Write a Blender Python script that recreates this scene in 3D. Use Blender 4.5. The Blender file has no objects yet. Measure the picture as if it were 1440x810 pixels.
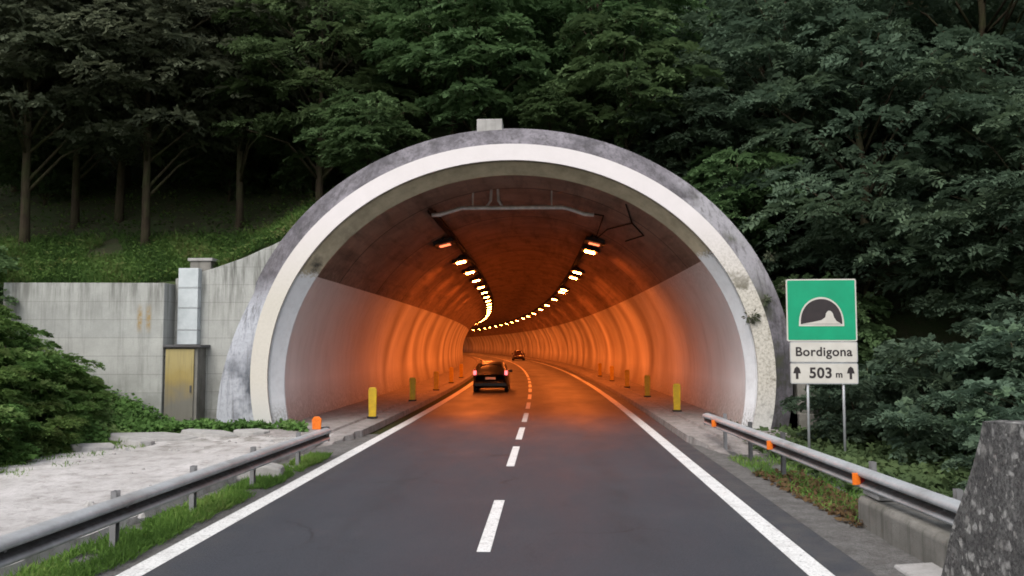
import bpy, math, random
import numpy as np
from mathutils import Vector, Matrix, noise
R = math.radians
random.seed(7)
sc = bpy.context.scene
col = sc.collection

# ------------------------------------------------------------------ helpers
class MB:
    """collects quads and polygons, then links them as one mesh object"""
    def __init__(s): s.v = []; s.f = []; s.a = []
    def add(s, vs, fs, a=None):
        n = len(s.v); s.v += [tuple(p) for p in vs]
        s.f += [tuple(i + n for i in f) for f in fs]
        if a is not None: s.a += list(a)
        return s
    def box(s, x0, x1, y0, y1, z0, z1, M=None):
        vs = [Vector(p) for p in ((x0,y0,z0),(x1,y0,z0),(x1,y1,z0),(x0,y1,z0),(x0,y0,z1),(x1,y0,z1),(x1,y1,z1),(x0,y1,z1))]
        if M: vs = [M @ p for p in vs]
        return s.add(vs, [(0,3,2,1),(4,5,6,7),(0,1,5,4),(1,2,6,5),(2,3,7,6),(3,0,4,7)])
    def tube(s, pts, rad, n=8, cap=True):
        pts = [Vector(p) for p in pts]
        rr = rad if isinstance(rad, (list, tuple)) else [rad] * len(pts)
        vs = []
        for i, p in enumerate(pts):
            t = (pts[min(i+1, len(pts)-1)] - pts[max(i-1, 0)]).normalized()
            a = t.cross(Vector((0,0,1)) if abs(t.z) < .9 else Vector((0,1,0))).normalized(); b = t.cross(a)
            vs += [p + (a*math.cos(k*2*math.pi/n) + b*math.sin(k*2*math.pi/n))*rr[i] for k in range(n)]
        fs = [(i*n+k, i*n+(k+1)%n, (i+1)*n+(k+1)%n, (i+1)*n+k) for i in range(len(pts)-1) for k in range(n)]
        if cap: fs += [tuple(range(n))[::-1], tuple((len(pts)-1)*n + k for k in range(n))]
        return s.add(vs, fs)
    def grid(s, rows, a=None):
        m = len(rows[0]); vs = [p for r in rows for p in r]
        return s.add(vs, [(i*m+j, i*m+j+1, (i+1)*m+j+1, (i+1)*m+j) for i in range(len(rows)-1) for j in range(m-1)], a)
    def prism(s, poly, y0, y1):
        n = len(poly)
        vs = [(x, y0, z) for x, z in poly] + [(x, y1, z) for x, z in poly]
        fs = [tuple(range(n)), tuple(range(n, 2*n))[::-1]] + [(i, n+i, n+(i+1)%n, (i+1)%n) for i in range(n)]
        return s.add(vs, fs)
    def build(s, name, mat, parent=None, smooth=False, bevel=0):
        me = bpy.data.meshes.new(name); me.from_pydata(s.v, [], s.f); me.update()
        if s.a:
            at = me.attributes.new('along', 'FLOAT', 'POINT'); at.data.foreach_set('value', s.a)
        if smooth: me.polygons.foreach_set('use_smooth', [True]*len(me.polygons))
        me.materials.append(mat)
        o = bpy.data.objects.new(name, me); col.objects.link(o)
        if parent: o.parent = parent
        if bevel:
            b = o.modifiers.new('bevel', 'BEVEL'); b.width = bevel; b.segments = 2; b.limit_method = 'ANGLE'
        return o

def tag(o, label=None, cat=None, group=None, kind=None):
    if label: o['label'] = label
    if cat: o['category'] = cat
    if group: o['group'] = group
    if kind: o['kind'] = kind
    return o
def struct(o): o['kind'] = 'structure'; return o
def thing(name, label, cat, loc=(0,0,0), rz=0, group=None):
    o = bpy.data.objects.new(name, None); col.objects.link(o)
    o.location = loc; o.rotation_euler = (0,0,rz); o.empty_display_size = .2
    return tag(o, label, cat, group)
def copy_thing(root, loc, rz=0, label=None, group=None, scale=None):
    r = root.copy(); col.objects.link(r); r.location = loc; r.rotation_euler = (0,0,rz)
    if scale: r.scale = scale
    if label: r['label'] = label
    if group: r['group'] = group
    for ch in list(root.children):
        c = ch.copy(); col.objects.link(c); c.parent = r
        for g in list(ch.children):
            d = g.copy(); col.objects.link(d); d.parent = c
    return r
def ordinal(k):
    return ['first','second','third','fourth','fifth','sixth','seventh','eighth','ninth','tenth','eleventh','twelfth','thirteenth',
            'fourteenth','fifteenth','sixteenth','seventeenth','eighteenth','nineteenth','twentieth','twenty-first','twenty-second',
            'twenty-third','twenty-fourth','twenty-fifth','twenty-sixth','twenty-seventh','twenty-eighth'][k]

# ------------------------------------------------------------------ materials
class NT:
    def __init__(s, name):
        s.m = bpy.data.materials.new(name); s.m.use_nodes = True
        s.t = s.m.node_tree; s.t.nodes.clear()
        s.out = s.n('ShaderNodeOutputMaterial'); s.p = s.n('ShaderNodeBsdfPrincipled')
        s.l(s.p.outputs[0], s.out.inputs[0])
        s.co = s.n('ShaderNodeTexCoord').outputs['Object']
    def n(s, k, **kw):
        x = s.t.nodes.new(k)
        for a, b in kw.items(): setattr(x, a, b)
        return x
    def l(s, a, b): s.t.links.new(a, b)
    def noise(s, scale, detail=5, rough=.6, vec=None, stretch=None):
        x = s.n('ShaderNodeTexNoise'); x.inputs['Scale'].default_value = scale
        x.inputs['Detail'].default_value = detail; x.inputs['Roughness'].default_value = rough
        v = vec or s.co
        if stretch:
            mp = s.n('ShaderNodeMapping'); mp.inputs['Scale'].default_value = stretch; s.l(v, mp.inputs[0]); v = mp.outputs[0]
        s.l(v, x.inputs['Vector']); return x.outputs['Fac']
    def ramp(s, fac, a, b, ca=0, cb=1):
        x = s.n('ShaderNodeMapRange'); x.inputs[1].default_value = a; x.inputs[2].default_value = b
        x.inputs[3].default_value = ca; x.inputs[4].default_value = cb; s.l(fac, x.inputs[0]); return x.outputs[0]
    def mix(s, fac, a, b, mode='MIX'):
        x = s.n('ShaderNodeMix', data_type='RGBA', blend_type=mode)
        for v, i in ((fac, 0), (a, 6), (b, 7)):
            if isinstance(v, (int, float)): x.inputs[i].default_value = v
            elif isinstance(v, tuple): x.inputs[i].default_value = (*v, 1)
            else: s.l(v, x.inputs[i])
        return x.outputs[2]
    def math(s, op, a, b=0):
        x = s.n('ShaderNodeMath', operation=op)
        for v, i in ((a, 0), (b, 1)):
            if isinstance(v, (int, float)): x.inputs[i].default_value = v
            else: s.l(v, x.inputs[i])
        return x.outputs[0]
    def axis(s, i):
        x = s.n('ShaderNodeSeparateXYZ'); s.l(s.co, x.inputs[0]); return x.outputs[i]
    def attr(s, name):
        return s.n('ShaderNodeAttribute', attribute_name=name).outputs['Fac']
    def bump(s, h, strength=.4, dist=.02):
        x = s.n('ShaderNodeBump'); x.inputs['Strength'].default_value = strength; x.inputs['Distance'].default_value = dist
        s.l(h, x.inputs['Height']); s.l(x.outputs[0], s.p.inputs['Normal'])
    def done(s, colr, rough=.85, metal=0, spec=.3):
        if isinstance(colr, tuple): s.p.inputs['Base Color'].default_value = (*colr, 1)
        else: s.l(colr, s.p.inputs['Base Color'])
        if isinstance(rough, (int, float)): s.p.inputs['Roughness'].default_value = rough
        else: s.l(rough, s.p.inputs['Roughness'])
        s.p.inputs['Metallic'].default_value = metal; s.p.inputs['Specular IOR Level'].default_value = spec
        return s.m

def simple(name, c, c2=None, scale=6, rough=.6, metal=0, spec=.4, bump=0):
    t = NT(name); n = t.noise(scale)
    c2 = c2 or tuple(k*.7 for k in c)
    if bump: t.bump(n, bump)
    return t.done(t.mix(t.ramp(n, .35, .65), c, c2), rough, metal, spec)

def mat_asphalt():
    t = NT('asphalt')
    fine = t.noise(160, 2, .7); mid = t.noise(.6, 4, .6, stretch=(1.2, .4, 1)); big = t.noise(.35, 3)
    c = t.mix(t.ramp(fine, .3, .75), (.015,.017,.022), (.042,.046,.057))
    c = t.mix(t.ramp(mid, .35, .75, 0, .35), c, (.034,.036,.044))
    c = t.mix(t.ramp(big, .5, .72, 0, .25), c, (.065,.067,.076))
    agg = t.noise(38, 3, .75); c = t.mix(t.ramp(agg, .42, .68, 0, .75), c, (.062,.068,.082)); c = t.mix(t.ramp(t.noise(24, 3, .7), .55, .72, 0, .6), c, (.014,.014,.016))
    oil = t.math('MULTIPLY', t.ramp(t.math('ABSOLUTE', t.math('SUBTRACT', t.math('ABSOLUTE', t.axis(0)), 1.8)), .05, .45, 1, 0), t.ramp(t.noise(.9, 5, .7, stretch=(1.5, .5, 1)), .45, .65, 0, .45))
    c = t.mix(oil, c, (.018,.018,.020))
    edge = t.math('MULTIPLY', t.ramp(t.math('ABSOLUTE', t.axis(0)), 3.0, 3.75), t.ramp(t.noise(2.2, 5, .7), .4, .65, .05, .6)); c = t.mix(edge, c, (.085,.08,.075))
    # wheel tracks, a little smoother and paler
    x = t.axis(0); tr = t.math('ABSOLUTE', t.math('SUBTRACT', t.math('ABSOLUTE', x), 1.8))
    trk = t.ramp(t.math('ABSOLUTE', t.math('SUBTRACT', tr, .75)), .0, .4, .35, 0)
    c = t.mix(t.math('MULTIPLY', trk, .5), c, (.040,.043,.053))
    crack = t.n('ShaderNodeTexVoronoi', feature='DISTANCE_TO_EDGE'); crack.inputs['Scale'].default_value = .45
    wv = t.n('ShaderNodeVectorMath', operation='ADD'); nz = t.n('ShaderNodeTexNoise'); nz.inputs['Scale'].default_value = 1.5
    t.l(t.co, nz.inputs['Vector']); t.l(t.co, wv.inputs[0]); t.l(nz.outputs['Color'], wv.inputs[1]); t.l(wv.outputs[0], crack.inputs['Vector'])
    ck = t.math('MULTIPLY', t.ramp(crack.outputs['Distance'], .004, .016, 1, 0), t.ramp(t.noise(.25, 2), .48, .58, 0, .7))
    c = t.mix(ck, c, (.016,.016,.018))
    t.bump(fine, .35, .006)
    return t.done(c, t.math('ADD', t.ramp(mid, .3, .7, .62, .76), t.ramp(t.axis(1), 20, 30, 0, -.17)), 0, .42)

def mat_paint(name, c=(.78,.78,.76)):
    t = NT(name); n = t.noise(30, 4, .7); w = t.noise(2.5, 5, .7)
    cc = t.mix(t.ramp(n, .48, .7, 0, .7), c, tuple(k*.3 for k in c))
    cc = t.mix(t.ramp(w, .48, .72, 0, .45), cc, (.3,.29,.28))
    cc = t.mix(t.ramp(t.noise(11, 5, .8), .58, .66, 0, .8), cc, (.09,.09,.095))
    t.bump(n, .15, .004)
    return t.done(cc, .65)

def mat_concrete(name, c, dark, stain=(.05,.05,.045), scale=1.0, streak=.5, forms=False, rust=False, bump=.3):
    t = NT(name)
    a = t.noise(1.3*scale, 6, .65); f = t.noise(22*scale, 5, .7); st = t.noise(2.2*scale, 5, .65, stretch=(2.5, 2.5, .22))
    cc = t.mix(t.ramp(a, .32, .68), c, dark)
    cc = t.mix(t.ramp(f, .3, .8, 0, .35), cc, tuple(k*.55 for k in c))
    cc = t.mix(t.ramp(st, .5, .74, 0, streak), cc, stain)
    h = f
    if forms:
        cb = t.n('ShaderNodeCombineXYZ'); t.l(t.axis(0), cb.inputs[0]); t.l(t.axis(2), cb.inputs[1])
        br = t.n('ShaderNodeTexBrick'); t.l(cb.outputs[0], br.inputs['Vector'])
        for k, v in (('Scale', 1), ('Mortar Size', .012), ('Mortar Smooth', .3), ('Brick Width', 4.6), ('Row Height', .52), ('Bias', 0)):
            br.inputs[k].default_value = v
        br.inputs['Color1'].default_value = (1,1,1,1); br.inputs['Color2'].default_value = (.86,.87,.88,1); br.inputs['Mortar'].default_value = (.66,.66,.66,1); br.offset = 0
        cc = t.mix(.8, cc, br.outputs['Color'], 'MULTIPLY')
        zt = t.axis(2)
        drip = t.math('MULTIPLY', t.ramp(zt, 2.9, 4.4, 0, .75), t.ramp(t.noise(5, 4, .7, stretch=(1,1,.08)), .45, .62))
        cc = t.mix(drip, cc, (.06,.06,.05))
        low = t.math('MULTIPLY', t.ramp(zt, 1.9, .1, 0, .6), t.ramp(t.noise(1.7), .38, .6))
        cc = t.mix(low, cc, (.11,.115,.095))
    if rust:
        x = t.axis(0); z = t.axis(2)
        for cx in (-10.92, -10.66):
            m = t.math('MULTIPLY', t.ramp(t.math('ABSOLUTE', t.math('SUBTRACT', x, cx)), .03, .1, 1, 0), t.ramp(t.math('ABSOLUTE', t.math('SUBTRACT', z, 3.15)), .15, .45, 1, 0))
            cc = t.mix(t.math('MULTIPLY', m, t.ramp(t.noise(9), .3, .55)), cc, (.30,.22,.11))
    t.bump(h, bump, .02)
    return t.done(cc, .9, 0, .2)

def mat_collar():
    t = NT('weathered_collar')
    a = t.noise(.9, 6, .7); b = t.noise(3.5, 6, .7); z = t.axis(2); x = t.axis(0)
    cc = t.mix(t.ramp(a, .38, .62), (.22,.205,.23), (.085,.08,.09))
    cc = t.mix(t.ramp(b, .45, .7, 0, .7), cc, (.075,.07,.075))
    low = t.math('MULTIPLY', t.ramp(z, 4.3, 3.3), t.ramp(x, -5, -6))
    cc = t.mix(t.math('MULTIPLY', low, .8), cc, (.46,.48,.53))
    blk = t.math('MULTIPLY', t.math('MULTIPLY', low, t.ramp(t.noise(.8, 4), .42, .56)), t.ramp(z, 2.3, 1.5))
    cc = t.mix(blk, cc, (.09,.10,.12))
    moss = t.math('MULTIPLY', t.ramp(x, 4, 6), t.ramp(t.noise(1.8, 5), .48, .66, 0, .8))
    cc = t.mix(moss, cc, (.085,.09,.055))
    pale = t.math('MULTIPLY', t.math('MULTIPLY', t.ramp(x, 3.6, 4.6), t.ramp(z, 7.2, 6.6)), t.ramp(t.noise(.7, 3), .42, .55, 0, .7))
    pale = t.math('MULTIPLY', pale, t.ramp(z, 3.6, 4.4))
    cc = t.mix(pale, cc, (.40,.39,.42))
    run = t.noise(3.2, 5, .7, stretch=(2, 2, .16)); cc = t.mix(t.ramp(run, .5, .68, 0, .6), cc, (.045,.042,.042))
    rad = t.noise(14, 4, .6)
    cc = t.mix(t.ramp(rad, .5, .8, 0, .4), cc, (.05,.05,.05))
    t.bump(b, .4, .03)
    return t.done(cc, .92, 0, .2)

def mat_band():
    t = NT('white_band')
    z = t.axis(2); x = t.axis(0)
    b = t.noise(2.2, 6, .7); f = t.noise(14, 5, .7)
    cc = t.mix(t.ramp(b, .35, .7, 0, .3), (.70,.66,.67), (.56,.53,.53))
    low = t.ramp(z, 6.0, 3.6)
    cc = t.mix(t.math('MULTIPLY', low, .75), cc, (.50,.475,.40))
    rough_low = t.math('MULTIPLY', t.math('MULTIPLY', t.ramp(z, 5.6, 4.0), t.ramp(x, 3, 5, .12, .9)), t.ramp(f, .45, .64, 0, .75))
    cc = t.mix(rough_low, cc, (.17,.155,.11))
    spot = t.math('MULTIPLY', t.math('MULTIPLY', t.ramp(z, 4.6, 3.9), t.ramp(x, 3, 5)), t.ramp(t.noise(1.6, 4), .55, .63, 0, .85))
    cc = t.mix(spot, cc, (.10,.09,.06))
    cc = t.mix(t.math('MULTIPLY', t.ramp(z, 1.4, .2), .6), cc, (.48,.49,.50))
    t.bump(f, .2, .02)
    return t.done(cc, .8, 0, .25)

def mat_reveal():
    t = NT('reveal_concrete')
    z = t.axis(2); x = t.axis(0); y = t.axis(1)
    a = t.noise(1.6, 6, .7); f = t.noise(16, 5, .7)
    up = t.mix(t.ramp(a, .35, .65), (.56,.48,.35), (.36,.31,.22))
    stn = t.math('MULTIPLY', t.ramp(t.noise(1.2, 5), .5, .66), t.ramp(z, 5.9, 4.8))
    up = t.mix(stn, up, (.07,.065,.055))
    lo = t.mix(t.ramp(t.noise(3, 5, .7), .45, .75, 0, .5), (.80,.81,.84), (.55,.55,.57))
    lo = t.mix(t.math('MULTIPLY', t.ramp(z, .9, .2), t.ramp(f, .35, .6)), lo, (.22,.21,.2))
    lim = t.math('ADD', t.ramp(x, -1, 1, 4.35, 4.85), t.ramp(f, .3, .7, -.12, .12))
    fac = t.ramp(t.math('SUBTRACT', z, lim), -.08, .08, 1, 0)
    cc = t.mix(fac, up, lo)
    edge = t.math('MULTIPLY', t.ramp(y, 23.20, 23.08), t.ramp(a, .25, .5, .55, .95))  # painted shadow line in the recess behind the face band
    cc = t.mix(edge, cc, (.06,.055,.05))
    t.bump(f, .25, .02)
    return t.done(cc, .85, 0, .2)

def mat_vault():
    t = NT('vault_concrete')
    s = t.attr('along')
    a = t.noise(.7, 6, .65); f = t.noise(7, 5, .7); lane = t.noise(2.0, 5, .7, stretch=(1, .12, 1))
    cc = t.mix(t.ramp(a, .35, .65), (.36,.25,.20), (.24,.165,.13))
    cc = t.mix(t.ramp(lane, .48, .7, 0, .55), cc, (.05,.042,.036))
    jt = t.math('ABSOLUTE', t.math('SUBTRACT', t.math('FRACT', t.math('DIVIDE', s, 6.0)), .5))
    cc = t.mix(t.ramp(jt, .004, .012, .8, 0), cc, (.03,.026,.022))
    dirt = t.math('MULTIPLY', t.ramp(t.axis(2), 5.6, 4.5, 0, .5), t.ramp(f, .4, .65))
    cc = t.mix(dirt, cc, (.05,.045,.04))
    t.bump(f, .35, .03)
    return t.done(cc, .9, 0, .15)

def mat_wallpaint():
    t = NT('painted_tunnel_wall')
    s = t.attr('along'); z = t.axis(2)
    a = t.noise(.9, 5, .65, stretch=(1, 1, .5)); f = t.noise(9, 5, .7); st = t.noise(3, 5, .7, stretch=(1, 1, .1))
    cc = t.mix(t.ramp(a, .35, .7, 0, .5), (.80,.79,.80), (.64,.62,.62))
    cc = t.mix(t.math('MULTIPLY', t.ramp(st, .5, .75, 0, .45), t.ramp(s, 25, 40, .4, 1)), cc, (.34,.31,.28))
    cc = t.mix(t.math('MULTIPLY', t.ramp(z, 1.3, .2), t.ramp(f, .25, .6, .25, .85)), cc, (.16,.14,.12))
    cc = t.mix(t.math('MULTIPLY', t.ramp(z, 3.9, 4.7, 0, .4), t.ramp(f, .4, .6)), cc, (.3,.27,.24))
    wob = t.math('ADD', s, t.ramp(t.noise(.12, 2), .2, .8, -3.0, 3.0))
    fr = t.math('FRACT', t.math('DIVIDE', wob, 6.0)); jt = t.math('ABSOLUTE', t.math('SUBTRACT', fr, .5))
    pool_gap = t.math('MULTIPLY', t.ramp(jt, .04, .34, .8, 0), t.math('MULTIPLY', t.ramp(s, 30, 44, .1, 1), t.ramp(t.noise(.16, 2), .3, .65, .35, 1)))  # painted dark gaps between the pools of lamp light on the wall
    cc = t.mix(pool_gap, cc, (.20,.16,.13))
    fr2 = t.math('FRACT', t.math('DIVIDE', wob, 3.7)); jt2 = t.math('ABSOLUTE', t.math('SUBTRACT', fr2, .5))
    cc = t.mix(t.math('MULTIPLY', t.ramp(jt2, .08, .35, .25, 0), t.ramp(s, 32, 48, 0, 1)), cc, (.22,.18,.15))  # weaker second set of painted light and dark lamp stripes
    t.bump(a, .2, .03)
    return t.done(cc, .6, 0, .35)

def mat_leaf(name, a, b, c, hue=.5):
    """three tones; tint varies by clump, then a little by leaf and by tree"""
    t = NT(name); ti = t.attr('tint'); oi = t.n('ShaderNodeObjectInfo').outputs['Random']
    cc = t.mix(t.ramp(ti, .0, .55), a, b); cc = t.mix(t.ramp(ti, .55, 1.0), cc, c)
    hs = t.n('ShaderNodeHueSaturation'); t.l(t.ramp(oi, 0, 1, .485, .515), hs.inputs['Hue'])
    hs.inputs['Saturation'].default_value = .95; t.l(t.ramp(oi, 0, 1, .8, 1.2), hs.inputs['Value']); t.l(cc, hs.inputs['Color'])
    t.done(hs.outputs[0], .75, 0, .12)
    tr = t.n('ShaderNodeBsdfTranslucent'); t.l(hs.outputs[0], tr.inputs[0])
    ad = t.n('ShaderNodeMixShader'); ad.inputs[0].default_value = .38
    t.l(t.p.outputs[0], ad.inputs[1]); t.l(tr.outputs[0], ad.inputs[2]); t.l(ad.outputs[0], t.out.inputs[0])
    return t.m

def mat_bark():
    t = NT('bark'); n = t.noise(5, 6, .7, stretch=(3, 3, .35)); g = t.noise(1.2)
    cc = t.mix(t.ramp(n, .35, .65), (.075,.058,.040), (.03,.024,.017))
    cc = t.mix(t.ramp(g, .45, .65, 0, .6), cc, (.06,.075,.03))
    t.bump(n, .8, .04); return t.done(cc, .95, 0, .1)

def mat_emit(name, c, strength):
    t = NT(name); t.done(tuple(min(1, k) for k in c), .4)
    t.p.inputs['Emission Color'].default_value = (*c, 1); t.p.inputs['Emission Strength'].default_value = strength
    return t.m

def mat_metal(name='galvanised_steel', c=(.46,.48,.50), dirt=(.13,.11,.10), rough=.5, metal=.55):
    t = NT(name); n = t.noise(9, 5, .7); b = t.noise(1.1, 4, .6)
    cc = t.mix(t.ramp(n, .35, .7, 0, .45), c, tuple(k*.6 for k in c))
    cc = t.mix(t.ramp(b, .5, .75, 0, .6), cc, dirt)
    return t.done(cc, t.ramp(n, .3, .7, rough-.1, rough+.15), metal, .5)

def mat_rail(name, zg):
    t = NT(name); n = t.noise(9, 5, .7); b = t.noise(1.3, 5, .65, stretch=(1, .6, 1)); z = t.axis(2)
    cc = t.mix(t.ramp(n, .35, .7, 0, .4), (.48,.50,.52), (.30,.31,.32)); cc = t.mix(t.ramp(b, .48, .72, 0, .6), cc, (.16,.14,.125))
    gr = t.math('MULTIPLY', t.ramp(t.math('ABSOLUTE', t.math('SUBTRACT', z, zg)), .022, .05, 1, 0), t.ramp(n, .2, .6, .8, .95))  # shade of the beam's groove, painted as a dark band
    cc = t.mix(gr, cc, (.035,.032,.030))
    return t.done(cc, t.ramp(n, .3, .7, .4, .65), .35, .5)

def mat_parapet():
    t = NT('rough_aggregate_concrete')
    a = t.noise(2.0, 6, .7); f = t.noise(26, 5, .75)
    cc = t.mix(t.ramp(a, .35, .65), (.22,.215,.21), (.12,.118,.116))
    cc = t.mix(t.ramp(f, .42, .62, 0, .85), cc, (.045,.044,.044))
    wn = t.n('ShaderNodeTexNoise'); wn.inputs['Scale'].default_value = 9; wn.inputs['Detail'].default_value = 4; t.l(t.co, wn.inputs['Vector'])
    ws = t.n('ShaderNodeVectorMath', operation='SCALE'); ws.inputs['Scale'].default_value = .16; t.l(wn.outputs['Color'], ws.inputs[0])
    wa = t.n('ShaderNodeVectorMath', operation='ADD'); t.l(t.co, wa.inputs[0]); t.l(ws.outputs[0], wa.inputs[1])
    for sc_, lo, c in ((9, .25, (.50,.49,.47)), (5, .12, (.36,.35,.33)), (19, .22, (.40,.39,.37))):
        v = t.n('ShaderNodeTexVoronoi'); v.inputs['Scale'].default_value = sc_; t.l(wa.outputs[0], v.inputs['Vector'])
        sel = t.n('ShaderNodeSeparateColor'); t.l(v.outputs['Color'], sel.inputs[0])
        m = t.math('MULTIPLY', t.ramp(v.outputs['Distance'], lo, lo+.22, 1, 0), t.ramp(sel.outputs[0], .68, .8))
        cc = t.mix(t.math('MULTIPLY', m, t.ramp(f, .35, .55, .2, .9)), cc, c)
    t.bump(f, .9, .04); return t.done(cc, .95, 0, .15)

def mat_soil(name, a, b, c, scale=1.5):
    t = NT(name); n = t.noise(scale, 6, .7); f = t.noise(scale*9, 5, .75)
    cc = t.mix(t.ramp(n, .38, .62), a, b); cc = t.mix(t.ramp(f, .45, .7, 0, .8), cc, c)
    t.bump(f, .8, .05); return t.done(cc, .95, 0, .1)

def mat_apron():
    t = NT('pale_broken_concrete'); n = t.noise(.7, 6, .7, stretch=(1, .5, 1)); f = t.noise(9, 6, .8); g = t.noise(2.2, 6, .75)
    cc = t.mix(t.ramp(n, .35, .65), (.54,.52,.515), (.36,.345,.335))
    cc = t.mix(t.ramp(g, .5, .68, 0, .75), cc, (.20,.185,.17))
    cc = t.mix(t.ramp(f, .5, .72, 0, .6), cc, (.16,.15,.14))
    y = t.axis(1)
    cc = t.mix(t.math('MULTIPLY', t.ramp(y, 18, 22.8, 0, .8), t.ramp(t.noise(1.1, 5, .7), .45, .58)), cc, (.10,.095,.07))
    t.bump(f, .5, .03); return t.done(cc, .92, 0, .2)

def mat_door():
    t = NT('brass_toned_door'); z = t.axis(2); n = t.noise(3, 5); v = t.noise(4, 4, .6, stretch=(3,3,.2))
    g = t.math('ADD', z, t.ramp(n, .2, .8, -.25, .25))
    cc = t.mix(t.ramp(g, .75, 1.5), (.20,.19,.165), (.36,.27,.09))
    cc = t.mix(t.math('MULTIPLY', t.ramp(g, 1.35, 1.9), .7), cc, (.44,.37,.18))
    cc = t.mix(t.ramp(v, .5, .75, 0, .35), cc, (.10,.09,.07))
    return t.done(cc, .45, .3, .5)

M = dict(
 asphalt=mat_asphalt(), line=mat_paint('white_road_paint', (.70,.70,.69)), collar=mat_collar(), band=mat_band(), reveal=mat_reveal(),
 vault=mat_vault(), wallp=mat_wallpaint(), bark=mat_bark(), steel=mat_metal(),
 darksteel=mat_metal('dark_weathered_steel', (.10,.10,.105), (.05,.04,.035), .6, .4),
 parapet=mat_parapet(), rail_l=mat_rail('weathered_rail_groove_shade', .455), rail_r=mat_rail('weathered_rail_right_groove_shade', .555), postm=mat_metal('dull_post_steel', (.24,.24,.25), (.10,.09,.08), .6, .4), apron=mat_apron(), door=mat_door(),
 wall=mat_concrete('retaining_wall_concrete', (.46,.465,.44), (.35,.355,.335), (.12,.12,.11), 1, .45, forms=True, rust=True),
 oldconc=mat_concrete('old_concrete', (.24,.23,.21), (.13,.125,.11), (.05,.05,.04), 1.6, .6),
 pave=mat_concrete('walkway_concrete', (.36,.33,.32), (.19,.175,.165), (.07,.06,.055), 2, .6, bump=.4),
 capconc=mat_concrete('pale_cap_concrete', (.42,.41,.40), (.30,.29,.28), (.12,.12,.11), 2, .3),
 soil=mat_soil('forest_soil', (.050,.052,.030), (.040,.066,.024), (.075,.066,.042)),
 turf=mat_soil('mossy_ground', (.035,.055,.018), (.05,.055,.022), (.05,.042,.026), 2.2),
 gravel=mat_soil('gravel_shoulder', (.20,.195,.19), (.13,.125,.12), (.07,.068,.065), 3),
 duct=simple('pale_sheet_metal', (.52,.56,.58), (.42,.46,.48), 3, .5, .15),
 black=simple('black_paint', (.012,.012,.014), (.02,.02,.022), 5, .45),
 cable=simple('black_cable', (.006,.005,.005), (.009,.008,.008), 5, .8, spec=.1),
 pipe=simple('grey_conduit', (.80,.78,.77), (.62,.60,.59), 8, .5, .3),
 yellow=simple('yellow_plastic', (.72,.47,.02), (.55,.34,.02), 7, .5),
 orange=simple('orange_reflector', (.85,.20,.02), (.65,.13,.01), 30, .3),
 redref=simple('dark_red_reflector', (.22,.012,.012), (.14,.01,.01), 30, .3),
 green=simple('green_sign_sheet', (.0,.30,.15), (.0,.26,.13), 2.5, .45),
 white=simple('white_sign_sheet', (.56,.54,.50), (.48,.46,.42), 3, .5),
 signblack=simple('black_sign_film', (.02,.016,.018), (.03,.022,.024), 6, .5),
 carpaint=simple('dark_green_car_paint', (.008,.010,.010), (.006,.008,.009), 2, .35, .0, .4),
 redcar=simple('dark_red_car_paint', (.03,.003,.004), (.022,.002,.003), 2, .3, 0, .6),
 glass=simple('dark_car_glass', (.008,.008,.010), (.010,.010,.012), 2, .25, 0, .4),
 rubber=simple('tyre_rubber', (.015,.015,.015), (.02,.02,.02), 9, .85),
 rim=simple('alloy_rim', (.35,.35,.36), (.25,.25,.26), 9, .35, .7),
 plate=simple('number_plate', (.62,.60,.57), (.55,.52,.5), 9, .5),
 tail=mat_emit('lit_tail_lamp', (1,.16,.18), 2.6),
 headlamp=simple('car_headlamp', (.5,.5,.5), (.4,.4,.4), 9, .2, 0, .8),
 dimlens=mat_emit('dim_lamp_lens', (1,.22,.09), 2.5), lens=mat_emit('sodium_lamp_lens', (1,.19,.03), 430),
 housing=simple('lamp_housing', (.04,.03,.025), (.03,.022,.02), 6, .5, .4),
 leafL=mat_leaf('olive_leaf', (.078,.096,.058), (.110,.128,.080), (.14,.16,.095)),
 leafC=mat_leaf('fresh_green_leaf', (.062,.106,.042), (.090,.152,.058), (.13,.20,.078)),
 leafR=mat_leaf('blue_green_leaf', (.066,.108,.070), (.094,.146,.092), (.12,.18,.098)),
 ivy=mat_leaf('ivy_leaf', (.055,.105,.026), (.11,.20,.045), (.19,.25,.085)),
 rubble=mat_concrete('rubble_concrete', (.44,.43,.42), (.24,.23,.22), scale=3),
 slope=mat_leaf('slope_weed_leaf', (.036,.078,.018), (.085,.18,.034), (.16,.16,.06)),
 grass=mat_leaf('grass_blade', (.085,.16,.028), (.14,.25,.04), (.23,.28,.08)),
 dry=mat_leaf('dry_leaf', (.10,.06,.03), (.16,.10,.045), (.12,.13,.04)),
)

# ------------------------------------------------------------------ path of the road
RC, Y0 = 1000.0, 25.0
def P(s, off=0.0, z=0.0):
    if s <= Y0: return Vector((off, s, z))
    a = (s - Y0) / RC; r = RC + off
    return Vector((-RC + r*math.cos(a), Y0 + r*math.sin(a), z))
def head(s): return max(0, (s - Y0) / RC)
def stations(a, b, step=4.0):
    n = max(1, int(math.ceil((b-a)/step))); return [a + (b-a)*i/n for i in range(n+1)]
def strip(mb, o0, o1, a, b, z, step=4.0):
    ss = stations(a, b, step)
    mb.grid([[P(s, o0, z), P(s, o1, z)] for s in ss]); return mb

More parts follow.
